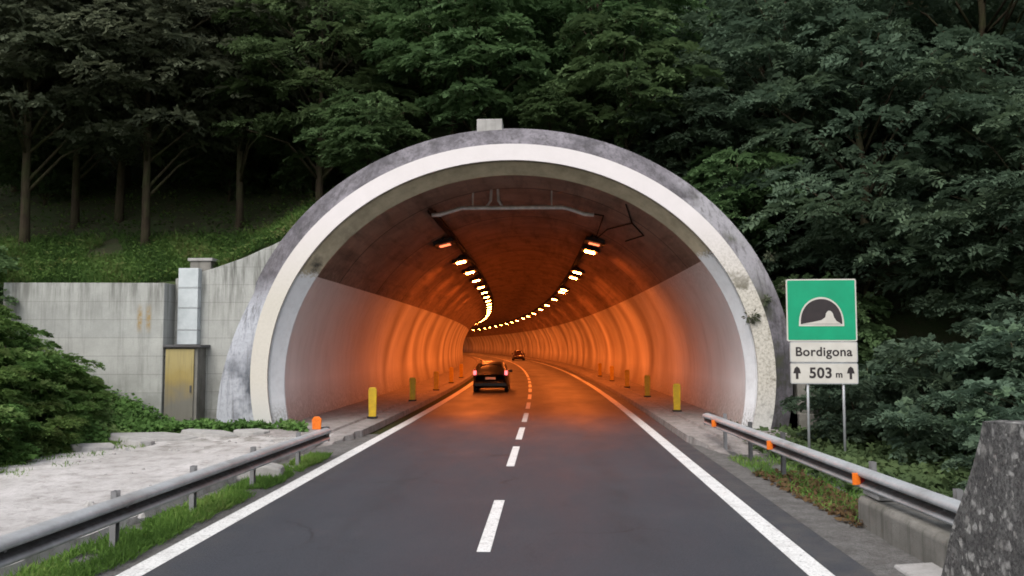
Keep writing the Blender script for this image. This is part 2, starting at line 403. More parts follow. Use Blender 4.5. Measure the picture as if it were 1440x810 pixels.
# ------------------------------------------------------------------ setting: ground and road
g = MB(); g.add([(-1500,-600,-.06),(1500,-600,-.06),(1500,2400,-.06),(-1500,2400,-.06)], [(0,1,2,3)])
struct(g.build('ground', M['turf']))
struct(strip(MB(), -3.78, 4.15, -40, 325, 0).build('road', M['asphalt']))
def rough_strip(name, xa, xb, y0, y1, z, mat, step=.35, amp=.03, cols=6):
    rows = []
    for i in range(int((y1-y0)/step)+1):
        y = y0 + i*step
        w0 = xa + .10*noise.noise((y*.9, 3, xa)) + .05*noise.noise((y*3, 9, xa)); w1 = xb + .10*noise.noise((y*.9, 7, xb))
        rows.append([(w0+(w1-w0)*k/cols, y, z + amp*noise.noise((y*2.5, k*1.3, 5))) for k in range(cols+1)])
    return struct(MB().grid(rows).build(name, mat, smooth=True))
rough_strip('verge_left', -5.2, -3.72, -10, 23.4, -.03, M['gravel'], amp=.02)
rough_strip('verge_right', 4.02, 6.2, -10, 23.4, -.03, M['gravel'], amp=.03)

mk = MB()
strip(mk, -3.76, -3.49, -30, 325, .006); strip(mk, 3.44, 3.71, -30, 325, .006)
dash = [(3.2,6.4),(10.05,13.35),(17.05,20.35),(21.85,25.0),(26.8,30.3),(32.3,35.7),(38.0,41.6)]
d = 43.6
while d < 62: dash.append((d, d+3.3)); d += 5.0
for a, b in dash: strip(mk, -.10, .06, a, b, .006, 1.2)
strip(mk, -.10, .06, 63.5, 325, .006)
struct(mk.build('road_markings', M['line']))

# pale concrete apron behind the left rail, with a raised broken edge
rows = []
for i in range(61):
    y = 2 + i*.355
    xl = -9.9 + .5*noise.noise((y*.5, 1, 2)) - .02*(y-15); xr = -4.95 + .05*noise.noise((y*1.5, 5, 5)) + .012*(y-8)
    r = []
    for k in range(25):
        x = xr + (xl-xr)*k/24
        z = .09 + .05*noise.noise((x*.6, y*.5, 1)) + .025*noise.noise((x*2.2, y*2.0, 4)) + .05*max(0, (y-17)/6)*noise.noise((x*1.3, y*1.6, 8))
        r.append((x, y, z))
    r.insert(0, (xr+.02, y, -.05)); rows.append(r)
struct(MB().grid(rows).build('concrete_apron', M['apron'], smooth=False))

# raised walkways inside the tunnel
def sstep(a, b, x):
    t = min(1, max(0, (x-a)/(b-a))); return t*t*(3-2*t)
def walkway(name, sg, s0):
    ss = [s0 + .3*i for i in range(9)] + stations(s0+2.8, 325, 4)
    rows = []
    for i, s in enumerate(ss):
        z = -.035 + .195*sstep(0, 8, i)
        rows.append([P(s, sg*(4.18 + (.5 - .06*i + .1*noise.noise((i*.9, sg, 1)) if i < 8 else 0)), -.04), P(s, sg*(4.2 + (.5 - .06*i + .1*noise.noise((i*.9, sg, 1)) if i < 8 else 0)), z-.015), P(s, sg*4.72, z), P(s, sg*4.78, z+.004), P(s, sg*4.81, z-.05), P(s, sg*4.92, z-.05), P(s, sg*4.96, z+.006), P(s, sg*6.75 - (.1 if sg<0 else 0), z+.012)])
    return struct(MB().grid(rows).build(name, M['pave']))
walkway('walkway_left', -1, 20.2); walkway('walkway_right', 1, 19.3)

# ------------------------------------------------------------------ the tunnel
def ell(cx, cz, rx, rz, n=96, zmin=-.12, scale=lambda th: 1.0):
    a = math.asin(max(-1, (zmin-cz)/rz)); pts = []
    for i in range(n+1):
        th = a + (math.pi - 2*a)*i/n; k = scale(th)
        pts.append((cx + rx*k*math.cos(th), cz + rz*k*math.sin(th)))
    return pts
def flare(th):
    deg = math.degrees(th)
    k = 1.085
    if deg > 160: k = 1.075 + .10*((deg-160)/31)**1.2
    if deg < 10: k = 1.08
    return k
W_OUT = ell(-.3, 1.56, 7.07, 6.33); W_IN = ell(-.3, 1.56, 6.60, 5.88); C_OUT = ell(-.3, 1.56, 7.07, 6.33, scale=flare)
IN = ell(-.25, 1.42, 6.37, 5.73); IN2 = ell(-.25, 1.42, 6.53, 5.98)
tun = thing('road_tunnel', 'round concrete road tunnel mouth with a white ringed face and orange lit inside', 'tunnel', (0,0,0))
def ring(prof_y):
    return [[(x, y, z) for x, z in pr] for pr, y in prof_y]
MB().grid(ring([(W_OUT, 23.02), (C_OUT, 23.45), (C_OUT, 28.0)])).build('collar', M['collar'], tun, smooth=False)
MB().grid(ring([(W_OUT, 23.10), (W_OUT, 23.0), (W_IN, 23.0), (W_IN, 23.07)])).build('face_band', M['band'], tun)
W_IN2 = ell(-.3, 1.56, 6.64, 5.92)
MB().grid(ring([(W_IN, 23.07), (W_IN2, 23.075), (W_IN2, 23.16), (ell(-.3,1.56,6.585,5.87), 23.17), (IN, 23.62), (IN, 23.70), (IN2, 23.72)])).build('reveal', M['reveal'], tun)
def lining_rows(pts, s0, s1):
    rows, al = [], []
    for s in stations(s0, s1, 3.0):
        rows.append([P(s, x, z) for x, z in pts]); al += [s]*len(pts)
    return rows, al
ZL, ZR = 4.36, 4.80
full = ell(-.25, 1.42, 6.53, 5.98, n=120)
right_part = [p for i, p in enumerate(full) if p[0] > -.25 and p[1] <= ZR]
left_part = [p for p in full if p[0] < -.25 and p[1] <= ZL]
def onell(z, sgn): return (-.25 + sgn*6.53*math.sqrt(1-((z-1.42)/5.98)**2), z)
right_part.append(onell(ZR, 1)); left_part.insert(0, onell(ZL, -1))
top_part = [right_part[-1]] + [p for p in full if (p[0] > -.25 and p[1] > ZR) or (p[0] <= -.25 and p[1] > ZL)] + [left_part[0]]
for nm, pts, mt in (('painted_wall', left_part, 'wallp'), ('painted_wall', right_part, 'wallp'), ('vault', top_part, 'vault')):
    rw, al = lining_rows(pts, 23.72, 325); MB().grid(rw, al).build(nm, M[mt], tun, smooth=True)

cap = MB().box(-1.24, -.53, 23.42, 24.1, 8.30, 8.70)
tag(cap.build('junction_box', M['capconc'], bevel=.02), 'small pale concrete box perched on the crown of the tunnel mouth', 'box')

# conduit frame hanging from the vault just inside the mouth
cf = thing('conduit_frame', 'grey conduit bar with bent ends hung under the tunnel roof', 'conduit', (0,0,0))
yc = 27.0
MB().tube([(-2.98,yc,6.55),(-2.72,yc,6.56),(-2.0,yc,6.77),(1.2,yc,6.77),(1.42,yc,6.72),(1.92,yc,6.54),(2.2,yc,6.53)], .065, 10).build('bar', M['pipe'], cf, smooth=True)
def vz(x): return 1.42 + 5.98*math.sqrt(1-((x+.25)/6.53)**2)
MB().tube([(-1.66,yc,6.8),(-1.66,yc,vz(-1.66)+.02)], .03).build('hanger', M['pipe'], cf)
MB().tube([(.86,yc,6.8),(.86,yc,vz(.86)+.02)], .025).build('hanger', M['pipe'], cf)
MB().tube([(-1.24,yc,6.8),(-1.09,yc,7.0),(-1.07,yc,vz(-1.07)+.02)], .045).build('hanger', M['pipe'], cf)
MB().tube([(-.72,yc,6.8),(-.84,yc,7.0),(-.86,yc,vz(-.86)+.02)], .045).build('hanger', M['pipe'], cf)
# cables from the right-hand end along the vault
cb = MB()
for k, pts in enumerate([[(2.2,27,6.55),(2.6,28.5,6.72),(2.65,33.5,6.68)], [(3.05,25.2,6.55),(3.45,27.5,6.38),(2.9,31,6.6),(2.7,34,6.66)], [(3.45,27.5,6.38),(3.9,28.2,6.1),(3.6,31.5,6.3)]]):
    cb.tube([(x, y, min(z, vz(x)-.03)) for x, y, z in pts], .022, 6)
tag(cb.build('roof_cables', M['cable']), 'thin black cables straggling over the roof right of the conduit bar', 'cables')

# cable trays above each lamp row
def vault_at(x): return vz(x)
for nm, x, lab in (('cable_tray', -3.02, 'dark cable tray above the left row of tunnel lamps'), ('cable_tray', 2.42, 'dark cable tray above the right row of tunnel lamps')):
    z = vault_at(x) - .14; rows = []
    s0 = 27.1 if x < 0 else 33.5
    for s in stations(s0, 322, 4):
        rows.append([P(s, x-.11, z+.05), P(s, x-.11, z-.05), P(s, x+.11, z-.05), P(s, x+.11, z+.05)])
    tag(MB().grid(rows).build(nm, M['cable']), lab, 'cable tray')

# lamps
lamp = thing('tunnel_lamp', 'unlit', 'lamp')
hs = MB(); hs.prism([(-.40,.02),(-.36,.16),(.36,.16),(.40,.02),(.40,-.02),(.35,-.02),(.35,.0),(-.35,.0),(-.35,-.02),(-.40,-.02)], -.6, .6)
hs.box(-.05,.05,-.35,-.25,.16,.34); hs.box(-.05,.05,.25,.35,.16,.34)
hs.build('housing', M['housing'], lamp)
MB().add([(-.22,-.28,-.03),(-.22,.28,-.03),(.22,.28,-.03),(.22,-.28,-.03)], [(0,1,2,3)]).build('lens', M['lens'], lamp)
Ls = [34.0, 41.2, 47.2] + [53.2 + 6.2*i for i in range(17)] + [165, 177, 189, 202, 216, 230, 245, 260]
Rs = [34.6, 37.6, 48.4, 52.2, 63.6, 66.6, 77.0, 88.6, 99.5, 112, 123, 133, 145, 156, 167, 178, 190, 202, 214, 226, 239, 252, 266, 280]
lens_lit = [c for c in lamp.children if c.name.startswith('lens')][0].data
lens_dim = lens_lit.copy(); lens_dim.materials.clear(); lens_dim.materials.append(M['dimlens'])
n = 0
for side, lst, x in (('left', Ls, -3.36), ('right', Rs, 2.66)):
    for k, s in enumerate(lst):
        p = P(s, x, vault_at(x) - .27); rz = head(s)
        lab = ('%s lamp from the mouth in the %s row under the tunnel roof' % (ordinal(k), side)) if k else 'lamp nearest the mouth in the %s row under the tunnel roof' % side
        o = lamp if n == 0 else copy_thing(lamp, p, rz)
        if k == 0: lab = 'dimly lit ' + lab
        for ch in o.children:
            if ch.name.startswith('lens'): ch.data = lens_lit if k else lens_dim
        o['label'] = lab; o['group'] = 'lamps under the tunnel roof'
        o.location = p; o.rotation_euler = (0, R(-14 if x < 0 else 14), rz); n += 1

# yellow marker posts on the walkways
mp = thing('marker_post', 'x', 'marker post')
po = MB(); po.prism([(-.11,.0),(.11,.0),(.13,.85),(.09,.93),(-.09,.93),(-.13,.85)], -.035, .035); po.build('post', M['yellow'], mp, bevel=.012)
MB().box(-.15,.15,-.09,.09,0,.05).build('base', M['rubber'], mp, bevel=.01)
n = 0
for side, x, s0 in (('left', -4.62, 26.0), ('right', 5.05, 29.0)):
    for k in range(5):
        s = s0 + 8*k; p = P(s, x, .175)
        o = mp if n == 0 else copy_thing(mp, p, 0)
        o['label'] = ('yellow marker post nearest the mouth on the %s walkway' % side) if k == 0 else '%s yellow marker post from the mouth on the %s walkway' % (ordinal(k), side)
        o['group'] = 'yellow posts on the tunnel walkways'
        o.location = p; o.rotation_euler = (0, 0, head(s)); n += 1

# ------------------------------------------------------------------ retaining wall and its fittings
rw = thing('retaining_wall', 'long pale concrete retaining wall left of the tunnel mouth', 'wall')
MB().prism([(-14.95,-.1),(-10.22,-.1),(-10.22,4.17),(-14.95,4.19)], 23.9, 24.75).build('front_block', M['wall'], rw, bevel=.02)
MB().prism([(-10.22,-.1),(-7.0,-.1),(-6.6,5.70),(-7.31,5.34),(-8.2,4.95),(-9.1,4.64),(-10.22,4.34)], 24.6, 25.0).build('rising_block', M['wall'], rw, bevel=.015)
cab = thing('utility_cabinet', 'tall cabinet with a brass toned door in the corner of the retaining wall', 'cabinet')
MB().box(-10.19,-9.24,23.98,24.58,-.05,2.32).build('body', M['oldconc'], cab, bevel=.01)
dr = MB().box(-10.15,-9.33,23.93,23.975,.06,2.28).build('door', M['door'], cab, bevel=.008)
MB().box(-9.42,-9.38,23.90,23.93,1.05,1.25).build('handle', M['darksteel'], dr)
MB().box(-10.2,-9.12,23.86,24.6,2.325,2.40).build('roof', M['darksteel'], cab, bevel=.01)
du = thing('cable_duct', 'pale sheet metal duct rising from the cabinet to the wall top', 'duct')
for z0, z1 in ((2.41,2.82),(2.84,3.46),(3.48,4.05),(4.07,4.63)):
    MB().box(-10.02,-9.43,24.34,24.59,z0,z1).build('section', M['duct'], du, bevel=.012)
for z in (2.83, 3.47, 4.06):
    MB().box(-10.03,-9.42,24.33,24.59,z-.009,z+.009).build('joint', M['steel'], du)
cb2 = thing('wall_top_box', 'grey concrete box on the wall top behind the duct', 'box')
MB().box(-9.80,-9.18,24.62,25.1,4.52,4.86).build('body', M['oldconc'], cb2, bevel=.01)
MB().box(-9.86,-9.12,24.58,25.15,4.865,4.95).build('lid', M['capconc'], cb2, bevel=.01)
wg = thing('wing_pillar', 'mossy concrete pillar beside the right foot of the tunnel mouth', 'pillar')
MB().prism([(7.46,-.1),(8.02,-.1),(7.98,2.5),(7.46,2.9)], 23.5, 24.5).build('shaft', M['oldconc'], wg, bevel=.03)
MB().box(7.46,8.06,23.4,24.5,-.05,.55).build('footing', M['oldconc'], wg, bevel=.02)

# ------------------------------------------------------------------ guardrails
WP = [(0,.0),(.012,.004),(.075,.018),(.10,.035),(.11,.055),(.105,.075),(.06,.118),(.012,.15),(.012,.168),(.085,.188),(.112,.205),(.125,.235),(.118,.268),(.09,.295),(.05,.31),(.0,.312)]
def beam(mb, pts, toward, zb, scale=.9):
    rows = []
    for x, y in pts:
        rows.append([(x + toward*u*1.15, y, zb + v*scale) for u, v in WP])
        
    mb.grid(rows)
    rows = [[(a - toward*.006, b, c) for a, b, c in r] for r in rows]
    mb.grid(rows)
def rail_post(x, y, toward, top):
    m = MB()
    m.box(x-.035, x+.035, y-.05, y-.042, -.3, top); m.box(x-.035, x+.035, y+.042, y+.05, -.3, top)
    m.box(x-.004 - toward*.03, x+.004 - toward*.03, y-.042, y+.042, -.3, top)
    m.box(x+toward*.036, x+toward*.115, y-.045, y+.045, top-.34, top-.10)
    return m
gl = thing('guardrail', 'grey steel guardrail along the grass verge left of the road', 'guardrail')
LX = lambda y: -4.36 + (y-7.9)*.0285 
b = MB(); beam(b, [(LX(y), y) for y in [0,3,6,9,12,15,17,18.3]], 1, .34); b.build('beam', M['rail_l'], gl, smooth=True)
for y in (3.7, 5.8, 7.9, 10.1, 12.2, 14.5, 16.9):
    rail_post(LX(y)-.12, y, 1, .665).build('post', M['postm'], gl)
    MB().tube([(LX(y)+.01,y,.475),(LX(y)+.035,y,.475)], .022, 6).build('bolt', M['postm'], gl)
e = MB(); x0 = LX(18.3)
e.grid([[(x0 + .09*math.cos(a)*1.0 - .0, 18.3 + .0 + .22*math.sin(a), .33 + .3*k) for a in [i*math.pi/8 - .2 for i in range(10)]] for k in (0, .5, 1)])
e.build('end_terminal', M['darksteel'], gl, smooth=True)
rf = MB(); rf.prism([(-.09,0),(.09,0),(.1,.22),(.05,.27),(-.05,.27),(-.1,.22)], -.02, .02)
o = rf.build('reflector', M['orange'], gl, bevel=.006); o.location = (LX(18.0)-.07, 17.95, .62)
RX = lambda y: 5.18 - (y-9.27)*.042
gr = thing('guardrail', 'grey steel guardrail with orange reflectors right of the road', 'guardrail')
b = MB(); beam(b, [(RX(y), y) for y in [8.6,10,12,14,16,18,20,21.4]], -1, .44); b.build('beam', M['rail_r'], gr, smooth=True)
for y in (9.8, 12.05, 15.95, 18.1, 20.2):
    rail_post(RX(y)+.12, y, -1, .80).build('post', M['darksteel'] if 15 < y < 19 else M['postm'], gr)
    MB().tube([(RX(y)-.01,y,.575),(RX(y)-.035,y,.575)], .022, 6).build('bolt', M['postm'], gr)
e = MB(); x0 = RX(21.4)
e.grid([[(x0 - .09*math.cos(a), 21.4 + .2*math.sin(a), .42 + .3*k) for a in [i*math.pi/8 - .2 for i in range(10)]] for k in (0, .5, 1)])
e.build('end_terminal', M['darksteel'], gr, smooth=True)
for y in (11.95, 15.85, 20.15):
    x = RX(y) - .125
    m = MB(); m.prism([(-.085,-.07),(.02,-.07),(.02,.09),(-.085,.09)], -.025, .0)
    o = m.build('reflector', M['orange'], gr, bevel=.004); o.location = (x, y-.02, .575)
    q = MB(); q.prism([(.023,-.07),(.075,-.05),(.075,.075),(.023,.09)], -.025, 0); q.build('red_half', M['redref'], o)
# block under the left rail
kb = MB(); kb.prism([(-.42,0),(.42,0),(.38,.2),(.1,.27),(-.36,.25)], -.28, .28)
o = kb.build('concrete_block', M['capconc'], bevel=.04); o.location = (-4.52, 15.6, -.04); o.rotation_euler = (0, 0, .2)
tag(o, 'small pale broken concrete block in the grass under the left guardrail', 'concrete block')
# broken slabs lying on the far edge of the apron
for k, (x, y, a, b, rz, lab) in enumerate(((-8.9, 20.6, 1.1, .5, .25, 'broken pale slab nearest the brambles on the far edge of the apron'), (-7.9, 21.6, .8, .4, -.2, 'broken slab lying in front of the utility cabinet'),
        (-9.3, 18.6, .5, .4, .6, 'small chunk of concrete at the foot of the brambles'), (-6.9, 21.9, .5, .3, .1, 'chunk of concrete by the weeds below the collar foot'), (-8.7, 19.6, .35, .28, 1.0, 'smallest chunk of concrete on the apron edge'))):
    pg = []
    for i in range(9):
        q = i*2*math.pi/9; rr = 1 + .25*noise.noise((k*3.1, i*1.7, 2)); pg.append((a*rr*math.cos(q), b*rr*math.sin(q)))
    m = MB(); m.add([(px, py, 0) for px, py in pg] + [(px*.93, py*.93, .13 + .05*noise.noise((px*2, py*2, k))) for px, py in pg],
        [tuple(range(9))[::-1], tuple(range(9, 18))] + [(i, (i+1)%9, 9+(i+1)%9, 9+i) for i in range(9)])
    o = m.build('broken_slab', M['capconc'], bevel=.015); o.location = (x, y, .07); o.rotation_euler = (.04, .05, rz); tag(o, lab, 'concrete slab')
# low wall and parapet on the right
lw = thing('low_wall', 'low stained concrete wall under the right guardrail', 'low wall')
rows = []
m = MB(); m.prism([(0,0),(.42,0),(.42,.40),(.38,.44),(.04,.42),(0,.36)], 9.0, 11.95)
o = m.build('wall_body', M['oldconc'], lw, bevel=.02); o.location = (4.93, 0, -.06)
MB().box(5.0, 5.4, 11.4, 11.95, .381, .45).build('cap_stone', M['capconc'], lw, bevel=.02)
ds = MB(); ds.prism([(4.50,-.05),(4.95,-.05),(4.93,.03),(4.52,.0)], 7.0, 9.7)
struct(ds.build('drain_channel', M['capconc'], bevel=.015))
def parapet():
    # battered end, rough top, runs back beside the road towards the camera
    rows = []
    ys = [8.95, 8.3, 7.5, 6.5, 5.0, 3.0, 0.0]; out = MB()
    nz = 9
    def top(y): return 1.70 + .06*(8.0-y)
    secs = []
    for i in range(60):
        t = i/59.; sec = []
        ztop = top(8.0 - t*8.0) + .02*noise.noise((t*40, 2, 2))
        for k in range(nz+1):
            h = k/nz; z = -.1 + (ztop+.1)*h
            y = (9.02 - .98*h) - t*(8.6)
            sec.append((4.66 + .05*h + .03*noise.noise((y*2.5, z*2.5, 1)), y + (.03*noise.noise((z*3, 5, 5)) if i == 0 else 0), z + (.012*noise.noise((y*6, 1, 8)) if k == nz else 0)))
        for k in range(1, 6):
            sec.append((4.71 + .7*k/5 + .0, sec[nz][1] + .02*noise.noise((k*2, i*.1, 6)), ztop + .03*noise.noise((k*1.7, t*30, 9))))
        for k in range(1, 4):
            sec.append((5.42, sec[nz][1], ztop*(1-k/3.) - .1))
        secs.append(sec)
    out.grid(secs)
    # end face
    n = len(out.v); out.f.append(tuple(range(len(secs[0])))[::-1])
    return out.build('parapet_wall', M['parapet'], smooth=False)
tag(parapet(), 'rough speckled concrete parapet wall end in the right foreground', 'parapet')

# ------------------------------------------------------------------ road sign
def text_mesh(txt, size, mat, parent, name, x, z, y, weight=.0):
    cu = bpy.data.curves.new('lettering', 'FONT'); cu.body = txt; cu.size = size; cu.align_x = 'CENTER'; cu.align_y = 'CENTER'
    cu.extrude = .002; cu.offset = weight; cu.space_character = 1.06
    ob = bpy.data.objects.new('lettering', cu); col.objects.link(ob)
    bpy.context.view_layer.update()
    me = bpy.data.meshes.new_from_object(ob.evaluated_get(bpy.context.evaluated_depsgraph_get()))
    bpy.data.objects.remove(ob); me.materials.clear(); me.materials.append(mat)
    o = bpy.data.objects.new(name, me); col.objects.link(o); o.parent = parent
    o.location = (x, y, z); o.rotation_euler = (R(90), 0, 0); return o
sx, sy = 6.62, 18.6
sg = thing('tunnel_sign', 'green and white tunnel sign reading Bordigona 503 m on two posts', 'road sign', (sx, sy, 0), R(-4))
for x in (-.32, .42):
    MB().tube([(x,.06,-.5),(x,.06,2.6)], .03, 10).build('post', M['steel'], sg, smooth=True)
def rrect(x0, x1, z0, z1, r=.04, n=5):
    pts = []
    for cx, cz, a0 in ((x1-r, z1-r, 0), (x0+r, z1-r, 90), (x0+r, z0+r, 180), (x1-r, z0+r, 270)):
        pts += [(cx + r*math.cos(R(a0+90*i/n)), cz + r*math.sin(R(a0+90*i/n))) for i in range(n+1)]
    return pts[::-1]
def panel(x0, x1, z0, z1, face, border, name, bw=.028):
    p = MB().prism(rrect(x0, x1, z0, z1), 0, .025).build(name, border, sg)
    MB().prism(rrect(x0+bw, x1-bw, z0+bw, z1-bw, .025), -.004, -.0005).build('face', face, p)
    return p
gp = panel(-.745, .715, 2.475, 3.815, M['green'], M['white'], 'green_panel')
npn = panel(-.69, .715, 2.02, 2.468, M['white'], M['steel'], 'name_panel', .018)
dpn = panel(-.69, .715, 1.565, 2.013, M['white'], M['steel'], 'distance_panel', .018)
# pictogram: white bordered tunnel mouth, black inside, pale road curving to a lit exit
def arch(cx, z0, rx, rz, n=28): return [(cx - rx*math.cos(math.pi*i/n), z0 + rz*math.sin(math.pi*i/n)**.85) for i in range(n+1)]
def flat(poly, y0, y1, mat, name, par): return MB().prism(poly, y0, y1).build(name, mat, par)
flat(arch(-.02, 2.80, .47, .625), -.008, -.0045, M['white'], 'tunnel_outline', gp)
flat(arch(-.02, 2.845, .432, .54), -.012, -.0085, M['signblack'], 'tunnel_mouth', gp)
road = [(-.43,2.85),(-.22,2.885),(-.02,2.93),(.06,2.99),(.08,3.08),(.12,3.13),(.17,3.13),(.215,3.08),(.24,2.99),(.29,2.91),(.385,2.85)]
flat(road, -.016, -.0125, M['white'], 'tunnel_road', gp)
text_mesh('Bordigona', .27, M['signblack'], npn, 'place_name', .01, 2.245, -.006, .006)
text_mesh('503', .31, M['signblack'], dpn, 'distance', -.06, 1.79, -.006, .009)
text_mesh('m', .19, M['signblack'], dpn, 'unit', .32, 1.765, -.006, .006)
for x in (-.55, .56):
    flat([(x-.027,1.67),(x-.027,1.79),(x-.08,1.79),(x-.05,1.90),(x,1.94),(x+.05,1.90),(x+.08,1.79),(x+.027,1.79),(x+.027,1.67)], -.008, -.0045, M['signblack'], 'arrow', dpn)

# ------------------------------------------------------------------ cars
def build_car(label, paint, loc, rz):
    c = thing('parked_car' if 0 else 'car', label, 'car', loc, rz)
    # stations along the length: y (rear -2), bottom, belt and roof heights, half widths at sill, belt and roof
    st = [(-2.05,.34,.80,.86,.70,.74,.66),(-1.98,.26,.92,1.00,.83,.84,.72),(-1.80,.22,.96,1.14,.86,.87,.68),(-1.45,.20,.96,1.44,.88,.88,.60),
          (-1.0,.20,.95,1.50,.88,.89,.60),(-.2,.20,.93,1.53,.88,.89,.60),(.45,.20,.92,1.45,.88,.89,.59),(1.05,.20,.92,1.02,.88,.88,.70),(1.6,.22,.84,.90,.86,.85,.70),(1.98,.28,.70,.74,.78,.76,.62),(2.08,.36,.58,.60,.66,.64,.55)]
    rows = []
    for y, b, be, ro, wb, we, wr in st:
        half = [(0,b),(wb*.8,b),(wb,b+.08),(we+.01,(b+be)/2),(we,be),((we+wr)/2+.02,(be+ro)/2+.02),(wr,ro-.03),(wr*.7,ro+.02),(0,ro+.035)]
        rows.append([(x, y, z) for x, z in half] + [(-x, y, z) for x, z in half[-2::-1]])
    m = MB(); m.grid(rows); m.f.append(tuple(range(17))); m.f.append(tuple((len(rows)-1)*17 + k for k in range(17))[::-1])
    bd = m.build('body', paint, c, smooth=True)
    # glazing, set proud of the shell
    def pane(pts, name):
        q = MB(); q.add(pts, [tuple(range(len(pts)))]); q.build(name, M['glass'], c)
    pane([(-.62,-1.87,1.04),(.62,-1.87,1.04),(.53,-1.53,1.41),(-.53,-1.53,1.41)], 'rear_window')
    pane([(-.64,1.03,1.04),(-.54,.50,1.44),(.54,.50,1.44),(.64,1.03,1.04)], 'windscreen')
    for s in (-1, 1):
        pane([(s*.885,-1.3,1.0),(s*.885,.7,1.0),(s*.68,.35,1.42),(s*.68,-1.1,1.44)], 'side_window')
    bp = MB().box(-.84,.84,-2.12,-1.96,.30,.52).build('bumper', paint, c, bevel=.04)
    MB().box(-.80,.80,2.0,2.12,.30,.50).build('bumper', paint, c, bevel=.04)
    MB().box(-.26,.26,-2.085,-2.06,.66,.78).build('number_plate', M['plate'], c, bevel=.004)
    for s in (-1, 1):
        MB().box(s*.79-.075, s*.79+.075, -2.03, -1.88, .88, 1.10).build('tail_lamp', M['tail'], c, bevel=.02)
        MB().box(s*.62-.14, s*.62+.14, 1.86, 2.06, .58, .70).build('headlamp', M['headlamp'], c, bevel=.03)
        MB().box(s*.97-.09, s*.97+.09, .55, .66, .95, 1.09).build('wing_mirror', paint, c, bevel=.03)
        for y in (-1.32, 1.32):
            w = MB().tube([(s*.70,y,.31),(s*.73,y,.31),(s*.88,y,.31),(s*.90,y,.31)], [.27,.31,.31,.27], 20).build('wheel', M['rubber'], c)
            MB().tube([(s*.885,y,.31),(s*.908,y,.31)], [.19,.17], 14).build('rim', M['rim'], w)
    return c
build_car('dark hatchback with red tail lamps driving away in the left lane', M['carpaint'], P(45.2, -2.02, 0), head(45))
rc = build_car('small dark red car far inside the tunnel on the bend', M['redcar'], P(133, 1.9, 0), head(133) + math.pi)
for ch in rc.children:
    if ch.name.startswith('tail_lamp'): ch.data.materials.clear(); ch.data.materials.append(M['redref'])

# ------------------------------------------------------------------ terrain
def pathx(y): return -((max(0, y-Y0))**2) / (2*RC)
def ext(x):
    u = (x + .3)/7.7
    return (1.56 + 6.75*math.sqrt(1-u*u)) if abs(u) < 1 else -9
def front(x):
    left = 4.1 + 1.2*sstep(-10.2, -7.2, x)
    right = max(-.1, .42*(x-8.2))
    c = ext(x) - .15
    if x < -7: return max(left, c)
    if x > 7.2: return right
    return max(c, right, left if x < 0 else -9)
def hill(x, y):
    dy = max(0, y - 24.7)
    if x < 7:
        rise = .36*min(dy, 6) + .62*max(0, dy-6)
    else:
        rise = .75*dy
    z = front(x) + rise
    if 4 < x < 10:
        zl = front(min(x, 6.9)) + .36*min(dy, 6) + .62*max(0, dy-6); zr = max(-.1, .42*(x-8.2)) + .75*dy
        k = sstep(5.5, 9.5, x) * sstep(1, 6, dy) + (1-sstep(1, 6, dy))*(1 if x > 7.2 else 0)
        z = zl*(1-k) + zr*k
    z = max(z, ext(x - pathx(y)) + .25 if dy > 1 else z)
    z += .35*noise.noise((x*.25, y*.25, 3))*min(1, dy/3) + .12*noise.noise((x*.9, y*.9, 7))*min(1, dy/2)
    return min(z, 75)
def terrain(name, xs, ys, fn, mat):
    return struct(MB().grid([[(x, y, fn(x, y)) for x in xs] for y in ys]).build(name, mat, smooth=True))
xs = [-90, -75, -62, -52, -44, -38, -33, -29] + [-26 + .8*i for i in range(66)] + [30, 36, 44, 54, 66, 80]
ys = [24.7, 25, 25.4, 26, 26.6] + [27.4 + .9*i for i in range(24)] + [50 + 4*i for i in range(26)]
terrain('hillside', xs, ys, hill, M['soil'])
def bank_r(x, y): return max(-.1, .42*(x-8.2)) + .15*noise.noise((x*.6, y*.6, 2))*min(1, max(0, x-8.2))
terrain('bank_right', [7.9, 8.2, 8.6, 9, 9.5] + [10 + i for i in range(28)], [-12 + 1.2*i for i in range(31)] + [24.72], bank_r, M['soil'])
def bank_l(x, y):
    st = 1.0 - .35*sstep(18, 23, y)
    return min(2.6, max(-.1, .8*st*(-9.9 + .05*(y-19) - x))) + .12*noise.noise((x*.8, y*.8, 5))
terrain('bank_left', [-40 + 2*i for i in range(12)] + [-16.5 + .5*i for i in range(15)], [-10 + 1.0*i for i in range(33)] + [23.1, 23.88], bank_l, M['turf'])

# ------------------------------------------------------------------ vegetation
rng = np.random.default_rng(11)
def leaf_mesh(name, base, d, side, L, W, droop, tint):
    """base, d, side: (n,3); one folded rhombic leaf each"""
    n = len(base); mid = base + d*(L*.45)[:,None]; tip = base + d*L[:,None]; tip[:,2] -= droop*L
    nrm = np.cross(d, side); up = nrm*(W*.25)[:,None]
    v = np.stack([base, mid + side*W[:,None] + up, tip, mid - side*W[:,None] + up], 1).reshape(-1, 3)
    me = bpy.data.meshes.new(name)
    me.vertices.add(4*n); me.vertices.foreach_set('co', v.astype(np.float32).ravel())
    me.loops.add(4*n); me.loops.foreach_set('vertex_index', np.arange(4*n, dtype=np.int32))
    me.polygons.add(n); me.polygons.foreach_set('loop_start', np.arange(0, 4*n, 4, dtype=np.int32)); me.polygons.foreach_set('loop_total', np.full(n, 4, dtype=np.int32))
    at = me.attributes.new('tint', 'FLOAT', 'POINT'); at.data.foreach_set('value', np.repeat(np.clip(tint, 0, 1), 4).astype(np.float32))
    me.update(calc_edges=True); return me
def unit(v): return v / np.maximum(np.linalg.norm(v, axis=-1, keepdims=True), 1e-6)
